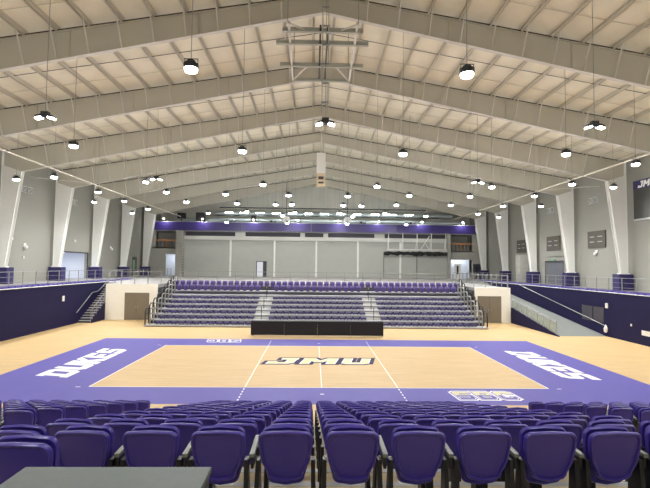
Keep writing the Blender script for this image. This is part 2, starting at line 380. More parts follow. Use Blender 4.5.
for p in ((36.3,1.05),(38.3,2.24),(39.3,2.35),(40.7,2.95)): MB().bar((PL,p[0],p[1]-.05),(PL+.08,p[0],p[1]-.02), .03, .03).build('bracket', M['rail'], wr)

rp = thing('ramp', 'long ramp with purple side wall rising beside the right wall', 'ramp')
RX = 16.78; ry0, ry1 = 31.4, 54.4; sl = DECK/(ry1-ry0)
MB().prism_x([(ry0,0),(ry1-.02,0),(ry1-.02,DECK-.0)], RX+.1, PR-.02).build('ramp_slab', M['ramp_grey'], rp)
MB().prism_x([(ry0-.3,0),(38.58,0),(38.58,(38.58-ry0)*sl+.42),(ry0-.3,.05)], RX, RX+.1).build('side_wall', M['purple_wall'], rp)
MB().prism_x([(ry0+.1,.16),(38.5,(38.5-ry0)*sl+.45),(38.5,(38.5-ry0)*sl+1.0),(ry0+.1,.92)], RX+.035, RX+.06).build('mesh_panel', M['mesh_glass'], rp)
MB().tube([(RX+.05,ry0,1.05),(RX+.05,38.55,(38.55-ry0)*sl+1.06)], .03).build('handrail', M['rail'], rp)
for k in range(9):
    y = ry0+.05+k*(38.5-ry0)/8.05; z = (y-ry0)*sl
    MB().tube([(RX+.05,y,z),(RX+.05,y,z+1.05)], .022).build('post', M['rail'], rp)
wr = thing('wall_handrail', 'long sloping pale handrail on the right purple wall above the ramp', 'handrail')
MB().tube([(PR-.1,31.3,.35),(PR-.1,31.3,.72),(PR-.1,44.9,3.12)], .03).build('rail', M['rail'], wr)
for k in range(6): MB().bar((PR,32+k*2.4,.68+(32+k*2.4-31.3)*.176),(PR-.1,32+k*2.4,.71+(32+k*2.4-31.3)*.176), .03, .03).build('bracket', M['rail'], wr)

# ---------------------------------------------------------------- upper walls
def wall_with_holes(mb, xa, xb, y0, y1, holes, ztop):
    ys = y0
    for (a, b, h) in sorted(holes):
        mb.box(xa, xb, ys, a, 0, ztop); mb.box(xa, xb, a, b, h, ztop); ys = b
    mb.box(xa, xb, ys, y1, 0, ztop)
mb = MB(); wall_with_holes(mb, -HX-.3, -HX, -8, 75, [(46.0,51.3,5.85),(64.0,65.2,5.6)], 14.1); struct('wall_left', mb, M['block'])
mb = MB(); wall_with_holes(mb, HX, HX+.3, -8, 75, [(46.6,50.2,5.48),(54.5,57.0,5.5)], 14.1); struct('wall_right', mb, M['block'])
struct('wall_back', MB().box(-HX-.3, HX+.3, -8.3, -8, 0, 18.6), M['block_end'])
struct('wall_far', MB().box(-HX-.3, HX+.3, 75, 75.3, 0, 18.6), M['mech_wall'])
# corridor seen through the left opening
struct('wall_corridor', MB().box(-29.4, -29.2, 45.4, 52, DECK, 6.2).box(-29.4,-26.3,45.4,45.6,DECK,6.2).box(-29.4,-26.3,51.8,52,DECK,6.2), M['bright_wall'])
struct('ceiling_corridor', MB().box(-29.4, -26.3, 45.4, 52, 6.0, 6.2), M['bright_wall'])
cl = thing('ceiling_light', 'bright white ceiling light in the corridor beyond the left opening', 'light')
MB().box(-28.3, -27.3, 47.6, 49.6, 5.93, 6.0).build('housing', M['white_plastic'], cl); MB().box(-28.22, -27.38, 47.68, 49.52, 5.9, 5.935).build('diffuser', M['hall_lamp'], cl)
# framed openings
for n_, (x, a, b, h) in enumerate(((-HX,46.0,51.3,5.85),(-HX,64.0,65.2,5.6),(HX,46.6,50.2,5.48),(HX,54.5,57.0,5.5))):
    s_ = -1 if x > 0 else 1
    d = MB().box(x-.05, x+s_*.06, a-.1, a, DECK, h+.1).box(x-.05, x+s_*.06, b, b+.1, DECK, h+.1).box(x-.05, x+s_*.06, a, b, h, h+.12).build('door_%d' % (n_+3), M['riser_dark']); d['kind'] = 'structure'
    if n_ == 2: MB().box(HX+.08, HX+.14, a, b, DECK, h).build('roller_shutter', M['shutter'], d)
    if n_ == 3:
        MB().box(HX+.1, HX+.15, a, b, DECK, h).build('door_leaf', M['riser_dark'], d)
        MB().box(HX+.07, HX+.1, 54.7, 55.9, DECK+.1, DECK+1.7).build('door_glass', M['green'], d)
    if n_ == 1:
        MB().box(-HX-.2, -HX-.14, a, b, DECK, h).build('door_leaf', M['riser_dark'], d)
        MB().box(-HX-.14, -HX-.1, a+.3, b-.15, DECK+.9, h-.3).build('door_glass', M['green'], d)

# ---------------------------------------------------------------- roof: sheeting and purlins
def slab(x0, x1): 
    z = lambda x: over(x)+.24
    return MB().hexa([(x0,-8.3,z(x0)),(x1,-8.3,z(x1)),(x1,75.3,z(x1)),(x0,75.3,z(x0))], [(x0,-8.3,z(x0)+.15),(x1,-8.3,z(x1)+.15),(x1,75.3,z(x1)+.15),(x0,75.3,z(x0)+.15)])
ceil = struct('ceiling', slab(-HX-.3, 0), M['insul'])
slab(0, HX+.3).build('ceiling_slope', M['insul'], ceil)
for s_ in (-1, 1):
    for k in range(17):
        x = s_*(.55+1.53*k); z = over(x)
        mb = MB(); mb.box(x-.015, x+.015, -8, 75, z, z+.24); mb.box(x-.09, x+.015, -8, 75, z, z+.02); mb.box(x-.015, x+.09, -8, 75, z+.22, z+.24)
        mb.build('purlin', M['purlin'], ceil)
# sag straps and bay joints of the insulation
for i in range(-1, len(FY)):
    ya = FY[i] if i >= 0 else FY[0]-7.6
    for j in (1, 2, 3):
        y = ya+1.9*j
        if y > 74: continue
        mb = MB()
        for s_ in (-1, 1): mb.bar((0,y,over(0)+.16),(s_*HX,y,over(HX)+.16), .035, .02)
        mb.build('sag_strap', M['purlin'] if j != 2 else M['riser_dark'], ceil)

# ---------------------------------------------------------------- steel frames
def make_frame(y, label, near):
    fr = thing('roof_frame', label, 'steel frame', (0,y,0), 'roof frames across the hall')
    for s_ in (-1, 1):
        xs = [0, 6, 12, 18, 22, 24.0]
        web = MB(); pts_u = [(s_*x, under(x)) for x in xs]+[(s_*25.55, 12.0)]; pts_o = [(s_*25.55, over(25.55))]+[(s_*x, over(x)) for x in reversed(xs)]
        web.prism_y(pts_u+pts_o, -.012, .012)
        for a, b in zip(xs[:-1], xs[1:]):
            web.cur = 1
            web.bar((s_*a,0,under(a)+.01),(s_*b,0,under(b)+.01), .24, .025, (0,0,1)); web.cur = 0
        MB().bar((0,.0,over(0)+.045),(s_*25.55,.0,over(25.55)+.045), .2, .07).build('gap_shade_strip', M['gap'], fr)  # added dark strip, stands in for the shade above the rafter
        web.bar((0,0,over(0)-.012),(s_*25.55,0,over(25.55)-.012), .24, .024)
        for x in (6.1, 12.2, 18.3): web.box(s_*x-.012, s_*x+.012, -.11, .11, under(x), over(x)-.02)
        web.box(s_*.012-.01, s_*.012+.01, -.11, .11, under(0), over(0)-.02)
        ra = web.build('rafter', [M['steel'], M['flange']], fr)
        co = MB(); zi = under(24.0)
        co.prism_y([(s_*25.05,DECK+1.3),(s_*25.6,DECK+1.3),(s_*25.6,over(25.6)),(s_*25.5,over(25.5)),(s_*25.5,12.0),(s_*24.0,zi)], -.014, .014)
        co.bar((s_*25.05,0,DECK),(s_*25.05,0,DECK+1.3), .26, .03); co.bar((s_*25.04,0,DECK+1.28),(s_*24.0,0,zi), .26, .03, (0,1,0))
        co.box(s_*25.58, s_*25.62, -.15, .15, DECK, over(25.6))
        co.box(s_*24.9, s_*25.72, -.2, .2, DECK+1.2, DECK+1.42)
        # boxed cladding of the column as seen from the court
        co.prism_y([(s_*25.08,DECK+1.3),(s_*25.58,DECK+1.3),(s_*25.58,12.6),(s_*24.05,zi)], -.13, .13)
        co.build('column', M['col'], fr)
        MB().box(s_*24.65, s_*25.85, -.42, .42, DECK, DECK+1.32).build('column_pad', M['purple_pad'], fr)
        if near:
            for k in range(1, 15):
                x = .55+1.53*k
                MB().bar((s_*x,-.75,over(x)+.02),(s_*x,-.05,under(x)+.05), .07, .05, (1,0,0)).build('flange_brace', M['flange'], fr)
    return fr
fn = ['behind the camera', 'just above the camera', 'nearest in view', 'second in view', 'third in view, at the first columns', 'fourth in view', 'fifth in view', 'sixth in view', 'seventh in view, at the purple fascia']
for i, y in enumerate(FY):
    make_frame(y, 'beige gabled steel roof frame spanning the hall, '+fn[i], 2 <= i <= 6)
# longitudinal pipes below the haunches, rod bracing
for s_, nm in ((-1,'left'),(1,'right')):
    p = thing('overhead_pipe', 'long pale pipe running lengthwise under the roof on the %s side' % nm, 'pipe')
    MB().tube([(s_*20,2,11.85),(s_*20,66,11.75)], .055).build('pipe', M['purlin'], p)
    for y in FY[1:8]: MB().tube([(s_*20,y,11.85),(s_*20,y,under(20)+.02)], .012, 5).build('hanger', M['flange'], p)
    for y in (25.1, 40.3): MB().tube([(s_*20,y,11.88),(s_*25.9,y,12.4)], .045).build('branch', M['flange'], p)

# ---------------------------------------------------------------- far end: fascia, curtain wall, balconies
YE = 67.6
struct('wall_end', MB().box(-HX, -24.1, YE, YE+.3, DECK, 9.7).box(-24.1, -20.75, YE, YE+.3, 6.25, 7.3).box(-24.1,-22.6,YE,YE+.3,DECK,6.25)
       .box(-20.75, -19.8, YE-1.2, YE+.3, DECK, 9.7).box(19.85, 20.3, YE-.6, YE+.3, DECK, 9.7).box(20.3, 23.8, YE, YE+.3, 5.9, 7.35).box(23.8, HX, YE, YE+.3, DECK, 9.7)
       , M['block_end'])
# correct the opening at the left balcony: wall only outside it
struct('wall_balcony_back', MB().box(-24.6, -20.7, 70.2, 70.4, 7.0, 10).box(20.3, 23.9, 70.2, 70.4, 7.0, 10), M['block_end'])
struct('floor_balcony', MB().box(-24.6, -20.7, YE, 70.4, 7.1, 7.3).box(20.3, 23.9, YE, 70.4, 7.1, 7.3), M['conc'])
struct('wall_lobby', MB().box(-24, -20.2, 71, 71.2, DECK, 7.1).box(20.2, 24, 69.6, 69.8, DECK, 7.1), M['bright_wall'])
struct('floor_mezzanine', MB().box(-24.3, 24.2, YE-.2, 75, 9.7, 9.85), M['conc'])
struct('wall_divider', MB().box(-19.8, 19.85, YE+.05, YE+.2, DECK, 8.5), M['grey_curtain'])
struct('trim_3', MB().box(-19.8, 19.85, YE-.25, YE+.3, 8.48, 9.05), M['light_beam'])
struct('wall_divider_top', MB().box(-19.8, 19.85, YE+.5, YE+.6, 9.05, 9.7), M['riser_dark'])
for i, x in enumerate((-12.9,-6.3,0,6.3,12.75)):
    struct('trim_%d' % (i+4), MB().box(x-.13, x+.13, YE-.12, YE+.05, DECK, 8.48), M['col'])
for i, x in enumerate((-11.5, -2.1, 1.4, 9.6)):
    fitting('duct_box', ['pale box', 'pale junction box', 'small pale box', 'pale grey box'][i]+' in the dark gap under the fascia, %s from the left' % nth(i+1), 'box', MB().box(x-.75+(.4 if i in (1,2) else 0), x+.75-(.4 if i in (1,2) else 0), YE+.05, YE+.45, 9.06, 9.66), M['light_beam'])
fa = thing('fascia_band', 'long purple fascia band across the far end of the hall', 'fascia')
xs = [-24.35, -11.2, -.8, 12.2, 24.15]
for a, b in zip(xs[:-1], xs[1:]): MB().box(a, b-.03, YE-.45, YE-.2, 9.85, 11.1).build('fascia_panel', M['fascia'], fa)
MB().box(-24.35, 24.15, YE-.5, YE-.2, 11.1, 11.16).build('cap', M['alu'], fa)
# balcony rails
for s_, nm, xa, xb in ((-1,'left',-24.3,-20.8),(1,'right',20.35,23.8)):
    b = thing('balcony_rail', 'orange wooden rail with posts on the %s end balcony' % nm, 'railing')
    MB().box(xa, xb, YE+.02, YE+.1, 8.25, 8.42).build('top_rail', M['orange_wood'], b)
    for k in range(7):
        x = xa+(xb-xa)*k/6; MB().box(x-.06, x+.06, YE+.02, YE+.1, 7.3, 8.25).build('post', M['orange_wood'] if k % 3 == 0 else M['rail'], b)
# door in the divider, doors at right
d = MB().box(-9.0,-8.9,YE-.02,YE+.05,DECK,5.35).box(-7.55,-7.45,YE-.02,YE+.05,DECK,5.35).box(-9.0,-7.45,YE-.02,YE+.05,5.25,5.35).build('door_7', M['black']); d['kind'] = 'structure'
MB().box(-8.9,-8.0,YE-.0,YE+.04,DECK,5.25).build('door_leaf', M['bright_wall'], d); MB().box(-8.0,-7.55,YE,YE+.04,DECK,5.25).build('door_side', M['riser_dark'], d)  # white panel stands in for light seen through the open door
for i, x in enumerate((21.5, 24.4, 25.4)):
    d = MB().box(x-.5,x+.5,YE-.06,YE-.0,DECK,5.3).build('door_%d' % (8+i), M['white_plastic'] if i == 0 else M['riser_dark']); d['kind'] = 'structure'
    MB().box(x-.14,x+.14,YE-.09,YE-.06,DECK+.7,5.0).build('door_glass', M['black'], d)
l = thing('ceiling_light', 'bright white ceiling light in the hallway under the left balcony', 'light')
MB().box(-23.2,-21.0,68.6,69.8,6.9,6.98).build('housing', M['white_plastic'], l); MB().box(-23.1,-21.1,68.7,69.7,6.86,6.9).build('diffuser', M['hall_lamp'], l)

l = thing('ceiling_light', 'bright white ceiling light in the lobby under the right balcony', 'light')
MB().box(20.6,23.4,68.2,69.2,6.9,6.98).build('housing', M['white_plastic'], l); MB().box(20.7,23.3,68.3,69.1,6.86,6.9).build('diffuser', M['hall_lamp'], l)
# mezzanine plant: ducts, strips, speakers, projectors
def tag_tube(name, label, cat, pts, r, mt, n=14):
    o = thing(name, label, cat); MB().tube(pts, r, n).build('duct_run' if r > .2 else 'conduit_run', mt, o, smooth=40)
    a, b = pts
    for k in range(5):
        x = a[0]+(b[0]-a[0])*(k+.5)/5; MB().tube([(x,a[1],a[2]+r*.9),(x,a[1],over(x)+.238)], .015, 5).build('hanger', M['rail'], o)
    return o
tag_tube('air_duct', 'upper round silver duct running across the far mezzanine', 'duct', [(-16,72,13.0),(22,72,13.0)], .42, M['duct'])
tag_tube('air_duct', 'lower round silver duct just above the purple fascia', 'duct', [(-21,70,11.7),(23.2,70,11.7)], .32, M['duct'])
tag_tube('conduit', 'dark horizontal conduit above the mezzanine strip lights', 'conduit', [(-15,69.2,13.6),(17,69.2,13.6)], .09, M['riser_dark'], 8)
tag_tube('conduit', 'thin grey conduit between the two silver ducts', 'conduit', [(-18,68.8,12.35),(19,68.8,12.35)], .05, M['rail_dark'], 8)
tag(MB().box(-22,23,74.75,74.98,11.0,12.2).build('louvre_band', M['light_beam']), 'pale horizontal louvre band on the mezzanine back wall', 'louvre')
for i, x in enumerate((-13.4,-11.1,-8.7,-6.2,-3.7,-1.3,1.2,3.7,6.2,9.0,11.6,14.2)):
    o = thing('strip_light', 'thin white strip light over the far mezzanine, %s from the left' % nth(i+1), 'light', (x,68.4,12.75), 'strip lights over the far mezzanine')
    MB().box(-.62,.62,-.04,.04,0,.05).build('housing', M['white_plastic'], o); MB().box(-.6,.6,-.07,.07,-.08,0).build('tube', M['strip'], o)
    for s_ in (-.5,.5): MB().tube([(s_,0,.07),(s_,0,over(x)+.238-12.75)], .01, 4).build('cable', M['rail'], o)
def speaker(x, zc, w_, h, label):
    o = thing('loudspeaker', label, 'loudspeaker', (x,YE-.1,zc-h/2))
    MB().box(-w_/2,w_/2,-.3,.3,0,h).build('cabinet', M['black'], o, bevel=.03); MB().box(-w_/2+.06,w_/2-.06,-.33,-.3,.06,h-.06).build('grille', M['drape'], o)
    MB().box(-.06,.06,-.05,.05,-.35,0).build('stand', M['black'], o)
speaker(-20.3, 12.05, 1.15, .85, 'smaller black loudspeaker standing above the left end of the fascia')
speaker(-17.5, 11.95, 1.25, 1.2, 'larger black square loudspeaker above the fascia, second from the left')
speaker(-9.5, 11.75, .7, .9, 'narrow dark loudspeaker with brown side above the fascia')
for x, lb in ((-4.55,'left white projector hung in a frame above the fascia'),(4.65,'right white projector hung in a frame above the fascia')):
    o = thing('projector', lb, 'projector', (x,YE-.7,11.25))
    MB().box(-.5,.5,-.45,.45,0,.75).build('body', M['white_plastic'], o, bevel=.05); MB().lathe((0,-.46,.35),[(.12,-.02),(.12,.02)],12).build('lens', M['black'], o)
    MB().tube([(0,0,.75),(0,0,over(x)-11.25)], .04).build('pole', M['rail_dark'], o); MB().box(-.35,.35,-.3,.3,.75,.85).build('mount', M['white_plastic'], o)
for i, x in enumerate((-12.6, -6.6, 7.0, 14.6)):
    o = thing('cable_reel', 'low black equipment on the fascia edge, %s from the left' % nth(i+1), 'equipment', (x,YE-.1,11.16), 'black equipment on the fascia edge')
    MB().box(-.6,.5,-.12,.12,0,.14).build('base', M['black'], o); MB().lathe((-.25,0,.14),[(.16,0),(.2,.14),(.1,.24)],10).build('reel', M['black'], o); MB().bar((.1,0,.1),(.5,0,.32),.1,.08).build('arm', M['black'], o)
o = thing('bell_sculpture', 'small black figure-like post at the left end of the fascia', 'post', (-24.1,YE-.35,11.16)); MB().lathe((0,0,0),[(.25,0),(.2,.5),(.12,.7),(.14,.95),(.04,1.1)],10).build('post_body', M['black'], o)
o.name = 'short_post'

# washer spots over the fascia
for i, x in enumerate((-22.6,-16.9,-9.4,-2.8,3.2,9.3,15.8,22.0)):
    o = thing('spot_light', 'small spotlight washing the purple fascia, %s from the left' % nth(i+1), 'spotlight', (x,YE-1.25,11.5), 'spotlights washing the fascia')
    o.rotation_euler = (math.radians(35),0,0)
    MB().lathe((0,0,0),[(.1,0),(.15,.05),(.15,.16),(.06,.2)],14).build('housing', M['white_plastic'], o); MB().lathe((0,0,-.012),[(.13,0),(.13,.012)],14).build('lens', M['spot_lens'], o)
    MB().bar((0,.05,.1),(0,.45,-.62),.04,.04).build('arm', M['rail'], o)

# folded truss with black netting at right of the end wall
hx0, hx1, hy = 10.6, 19.9, 67.27
h = thing('hoisted_net_frame', 'white hoisted truss with black bundled netting before the end wall', 'net frame', (0,hy,0))
for z in (7.35, 7.15): MB().tube([(hx0,0,z),(hx1,0,z)], .06).build('chord', M['col'], h)
for k in range(5):
    x = hx0+.3+(hx1-hx0-.6)*k/4; MB().tube([(x,0,7.35),(x,0,9.85)], .06).build('hanger', M['col'], h); MB().tube([(x-.25,0,7.3),(x-.1,0,8.6)], .04).build('strut', M['col'], h)
MB().tube([(hx0+5.2,0,7.4),(hx0+6.5,0,9.4)], .045).build('brace', M['col'], h); MB().tube([(hx0+6.5,0,7.4),(hx0+5.8,0,8.4)], .045).build('brace', M['col'], h)
random.seed(4); pts = [(hx0-.4+k*(hx1-hx0+.8)/30, random.uniform(-.05,.05), 6.78+random.uniform(-.08,.08)) for k in range(31)]
MB().tube(pts, [.28+random.uniform(-.09,.09) for _ in pts], 10).build('bundled_net', M['net'], h)
for x in (hx0-.4, hx0+4.6, hx1+.3): MB().tube([(x,0,6.8),(x,0,DECK+.1)], .04, 5).build('leg_pole', M['rail_dark'], h)
MB().tube([(hx0-.3,.02,6.3),(hx1+.3,.02,6.3)], .03, 5).build('lower_bar', M['rail'], h); MB().tube([(hx0-.3,.02,3.6),(hx1+.3,.02,3.6)], .03, 5).build('lower_bar', M['rail'], h)

# ---------------------------------------------------------------- hoist frame, mast and box under the ridge
z0 = 15.0
h = thing('ridge_hoist', 'open steel hoist frame with crossbeams hanging under the ridge', 'hoist', (0,0,z0))
for s_ in (-1, 1): MB().bar((s_*1.45-.1,18.4,0),(s_*1.55-.1,24.3,0), .1, .12).build('side_chord', M['flange'], h)
for y, hw in ((19.0,1.75),(20.1,2.12),(22.4,2.12),(24.2,1.6)):
    MB().box(-hw-.1,hw-.1,y-.07,y+.07,-.1,-.07).box(-hw-.1,hw-.1,y-.07,y+.07,.07,.1).box(-hw-.1,hw-.1,y-.015,y+.015,-.07,.07).build('crossbeam', M['board_grey'], h)
for s_ in (-1, 1):
    MB().bar((s_*1.45-.1,18.5,.02),(s_*.8-.1,19.0,.02), .06, .06).build('corner_brace', M['flange'], h)
    MB().bar((s_*1.5-.1,24.2,.02),(s_*.7-.1,22.5,.02), .06, .06).build('corner_brace', M['flange'], h)
    for y in (18.45, 24.2): MB().tube([(s_*1.5-.1,y,0),(s_*1.5-.1,y,over(1.5)+.02-z0)], .02, 5).build('hanger', M['rail'], h)
    MB().tube([(s_*.16-.05,18.6,0),(s_*.16-.05,24,0)], .04, 6).build('runner', M['rail_dark'], h)
ms = thing('cable_mast', 'twin vertical grey poles hanging from the ridge to a floodlight', 'mast', (0,17.95,0))
for x in (-.12, .12): MB().tube([(x,0,17.9),(x,0,11.0)], .028, 6).build('pole', M['board_grey'], ms)
for k in range(8): MB().box(-.15,.15,-.03,.03,11.4+k*.8,11.46+k*.8).build('rung', M['rail'], ms)
o = thing('hoist_box', 'tall white box with tan lower section hanging under the ridge', 'hoist box', (.15,38.0,0))
MB().box(-.38,.38,-.3,.3,12.65,14.4).build('upper_case', M['white_plastic'], o, bevel=.03); MB().box(-.36,.36,-.28,.28,11.5,12.65).build('lower_case', M['tan_box'], o, bevel=.02)
MB().box(-.22,.22,-.33,-.28,12.1,12.35).build('hatch', M['riser_dark'], o); MB().box(-.22,.22,-.33,-.28,11.75,11.9).build('hatch', M['riser_dark'], o)
MB().tube([(0,0,14.4),(0,0,over(.15)+.238)], .05).build('stem', M['flange'], o)

# ---------------------------------------------------------------- pendant lights
def make_pendant():
    o = thing('pendant_light', '', 'pendant light')
    MB().lathe((0,0,0), [(.18,.002),(.205,.0),(.215,.015),(.215,.15),(.19,.17),(.12,.18),(.12,.24),(.05,.26)], 20).build('housing', M['black'], o, smooth=35)
    MB().tube([(-.2,0,.06),(-.2,0,.3),(.2,0,.3),(.2,0,.06)], .015, 6).build('yoke', M['rail_dark'], o)
    MB().lathe((0,0,0), [(.04,-.1),(.12,-.095),(.165,-.08),(.178,-.06),(.18,-.0)], 18).build('lens', M['lens'], o, smooth=60)
    return o
def cable(o, x, z): MB().tube([(0,0,.3),(0,0,over(x)+.238-z)], .012, 5).build('cable', M['rail'], o)
beam = bpy.data.lights.new('lamp', 'AREA'); beam.shape = 'DISK'; beam.size = .38; beam.energy = 360.0; beam.color = (.98,.98,.99); beam.spread = math.radians(146)
pend0 = make_pendant(); used = [False]; kids = list(pend0.children)
wall_lens = [k for k in kids if k.name.startswith('lens')][0].data.copy(); wall_lens.materials[0] = M['wall_lens']
def pendant(x, y, z, label):
    if not used[0]: o = pend0; o.location = (x,y,z); used[0] = True; o['label'] = label; o['group'] = 'pendant lights over the hall'
    else:
        o = pend0.copy(); COL.objects.link(o); o.location = (x,y,z); o['label'] = label
        for k in kids:
            c = k.copy(); COL.objects.link(c); c.parent = o
            if abs(x) > 19 and k.name.startswith('lens'):
                c.data = wall_lens
    if abs(x) > 19:
        L = bpy.data.objects.new('lamp', beam); COL.objects.link(L); L.parent = o; L.location = (0,0,-.105)
    cable(o, x, z); return o
rows = {
 'row left of the ridge': (-4.05, [-4,3.5,12.96,22.4,31.7,42.2,51.5,60.5]), 'row right of the ridge': (4.1, [-4,3.5,12.9,22.4,31.7,42.3,51.5,60.5]),
 'innermost row left of the ridge': (-2.5, [36.4,42.0,48.3]), 'innermost row right of the ridge': (2.35, [36.4,42.0,48.3]),
 'row midway to the left wall': (-7.6, [36.3,41.8,48]), 'row midway to the right wall': (7.25, [35.6,41.2,48]),
 'left outer row over court edge': (-12.2, [2.5,12.5,21.95,31.4,35.75,41.3,49.9,60.5]), 'right outer row over court edge': (12.2, [2.5,12.5,21.85,31.2,35.6,40.7,49.9,60.5]),
 'left row above the purple wall': (-17.8, [12,23.7,30.1,36.2,41.2,47.1]), 'right row above the purple wall': (17.1, [12,23.7,29.7,34.9,40.8,47.1]),
 'row along the left wall': (-21.0, [5,21,31.2,42.2,51.0]), 'row along the right wall': (20.5, [5,21,30.5,40.5,49.9]),
}
for nm, (x, ys) in rows.items():
    for i, y in enumerate(ys): pendant(x, y, 10.5, 'round pendant light, %s from camera, %s' % (nth(i+1), nm))
def twin(x, y, label):
    o = thing('twin_floodlight', label, 'floodlight', (x,y,10.5), 'twin floodlights over the court')
    MB().box(-.14,.14,-.1,.1,.04,.28).build('driver_box', M['black'], o)
    for s_ in (-1, 1):
        a = Vector((s_*.1,0,.14)); b = Vector((s_*.36,0,.07)); MB().bar(a,b,.2,.09).build('flood_head', M['black'], o)
        c = Vector((s_*.24,0,.05))
        MB().bar(c+Vector((-s_*.11,0,-.0)), c+Vector((s_*.12,0,-.06)), .2, .03).build('lens', M['flood_lens'], o)
    MB().tube([(0,0,.3),(0,0,over(x)-10.5+.238)], .012, 5).build('cable', M['rail'], o)
twin(-11.15,17.85,'twin-headed black floodlight over the near left of the court'); twin(.03,17.95,'twin-headed black floodlight hanging on the centre line below the mast'); twin(11.0,17.7,'twin-headed black floodlight over the near right of the court')
twin(-11.2,30.6,'twin-headed black floodlight over the far left of the court'); twin(10.7,29.9,'twin-headed black floodlight over the far right of the court')

# ---------------------------------------------------------------- things on the side walls
sb = thing('scoreboard', 'dark video scoreboard with white letters on the right wall', 'scoreboard', (HX-.1,0,0))
MB().box(-.12,.09,28.5,35.8,8.85,11.25).build('screen', M['screen'], sb); MB().box(-.14,.09,28.5,35.8,11.25,11.95).build('header', M['purple_pad'], sb)
MB().box(-.1,.09,28.45,35.85,8.72,8.85).build('sill', M['alu'], sb)
mb = MB(); ps, wd = word_polys('JMU', .25, 0, .7)
for i_, p in enumerate(ps): mb.prism_map(p, lambda u, v, t: (-.14-t, 35.25-u/wd*1.75, 11.33+v/5*.52), 0, .02+i_*.0005)
mb.build('lettering', M['white_plastic'], sb)
for i, (a, b) in enumerate(((39.65,42.2),(47.1,49.75),(54.7,57.2))):
    o = thing('wall_grille', 'square dark brown grille on the right wall, %s from the camera' % nth(i+1), 'grille', (HX,0,0), 'square grilles on the right wall')
    MB().box(-.12,0,a,b,6.72,8.3).build('panel', M['board'], o)
    for u in (.27,.73):
        for v in (.36,.66): MB().box(-.15,-.12,a+(b-a)*u-.32,a+(b-a)*u+.32,6.72+1.58*v-.035,6.72+1.58*v+.035).build('slat', M['alu'], o)
for s_, a, nm in ((-1,39.8,'left wall nearest the camera'),(-1,47.5,'left wall, second bay'),(1,41.0,'right wall nearest the camera'),(1,48.6,'right wall, second bay')):
    o = thing('wall_vent', 'pair of small louvred vents high on the '+nm, 'vent', (s_*HX,0,0))
    for k in range(2):
        MB().box(0,-s_*.1,a+k*.75-.32,a+k*.75+.32,10.95,11.5).build('frame', M['light_beam'], o)
        for j in range(4): MB().box(-s_*.1,-s_*.13,a+k*.75-.27,a+k*.75+.27,11.0+j*.12,11.05+j*.12).build('louvre', M['riser_dark'], o)
def dome(x, y, z, label):
    s_ = 1 if x < 0 else -1
    o = thing('wall_dome', label, 'wall fixture', (x,y,z)); MB().box(0,s_*.08,-.15,.15,0,.3).build('plate', M['white_plastic'], o); MB().lathe((s_*.18,0,-.22),[(.02,0),(.12,.06),(.15,.18),(.12,.3),(.03,.34)],12).build('dome', M['white_plastic'], o, smooth=50)
dome(-HX,38.2,6.8,'white dome fixture on the left wall, nearer of two'); dome(-HX,40.2,6.15,'white dome fixture on the left wall, farther of two')
dome(HX,41.0,6.2,'white dome fixture below the nearest square grille on the right wall'); dome(-HX,57,6.6,'white dome fixture on the left wall between the last columns')
tag(MB().box(-HX,-HX+.06,40.0,40.25,5.1,5.35).build('wall_switch', M['light_beam']), 'small pale wall plate under the farther left dome fixture', 'wall plate')
tag(MB().box(-HX,-HX+.12,48.2,48.6,7.0,7.25).build('exit_lamp', M['light_beam']), 'small grey emergency lamp above the bright left opening', 'lamp')
tag(MB().box(HX-.1,HX,48.2,48.9,5.62,5.86).build('door_sign', M['green']), 'small green sign plate above the roller shutter on the right wall', 'sign')
tag(MB().box(HX-.08,HX,46.6,50.3,6.05,6.12).build('wall_rail', M['rail']), 'thin rail on the right wall under the second square grille', 'rail')
tag(MB().box(HX-.08,HX,54.4,57.2,6.05,6.12).build('wall_rail', M['rail']), 'thin rail on the right wall under the farthest square grille', 'rail')
tag(MB().box(HX-1.9,HX-.02,52.6,53.6,DECK,6.35).build('vestibule_box', M['block_end']), 'grey boxed-out wall stub by the column near the right end', 'wall stub')

# ---------------------------------------------------------------- concourse railings
def railing(a, b, label, step=1.5, h=1.07, infill=2):
    a = Vector(a); b = Vector(b); L = (b-a).length; n = max(2, round(L/step)+1); o = thing('railing', label, 'railing', a)
    d = b-a
    for z in [h]+[h*k/(infill+1) for k in range(1, infill+1)]:
        MB().tube([Vector((0,0,z)), d+Vector((0,0,z))], .022 if z == h else .01, 6).build('top_rail' if z == h else 'mid_rail', M['rail'], o)
    for k in range(n):
        p = d*k/(n-1); MB().box(p.x-.025,p.x+.025,p.y-.025,p.y+.025,0,h+.03).build('post', M['rail'], o)
railing((-21.2,10,DECK),(-21.2,66,DECK),'long grey post railing along the left concourse')
railing((22.5,10,DECK),(22.5,66,DECK),'long grey post railing along the right concourse')
railing((-17.9,38.75,DECK),(-13.4,38.75,DECK),'short grey railing on top of the left white wall', 1.0)
railing((13.6,38.75,DECK),(16.6,38.75,DECK),'short grey railing on top of the right white wall', 1.0)
railing((-13.2,43.5,DECK),(13.2,43.5,DECK),'thin grey railing behind the top row of the far bleachers', 1.8)
railing((16.65,39.0,DECK),(16.65,54.2,DECK),'grey railing along the upper edge of the ramp opening', 1.2)
railing((-17.95,39.0,DECK),(-17.95,41.5,DECK),'short grey railing beside the stair opening', 1.0)

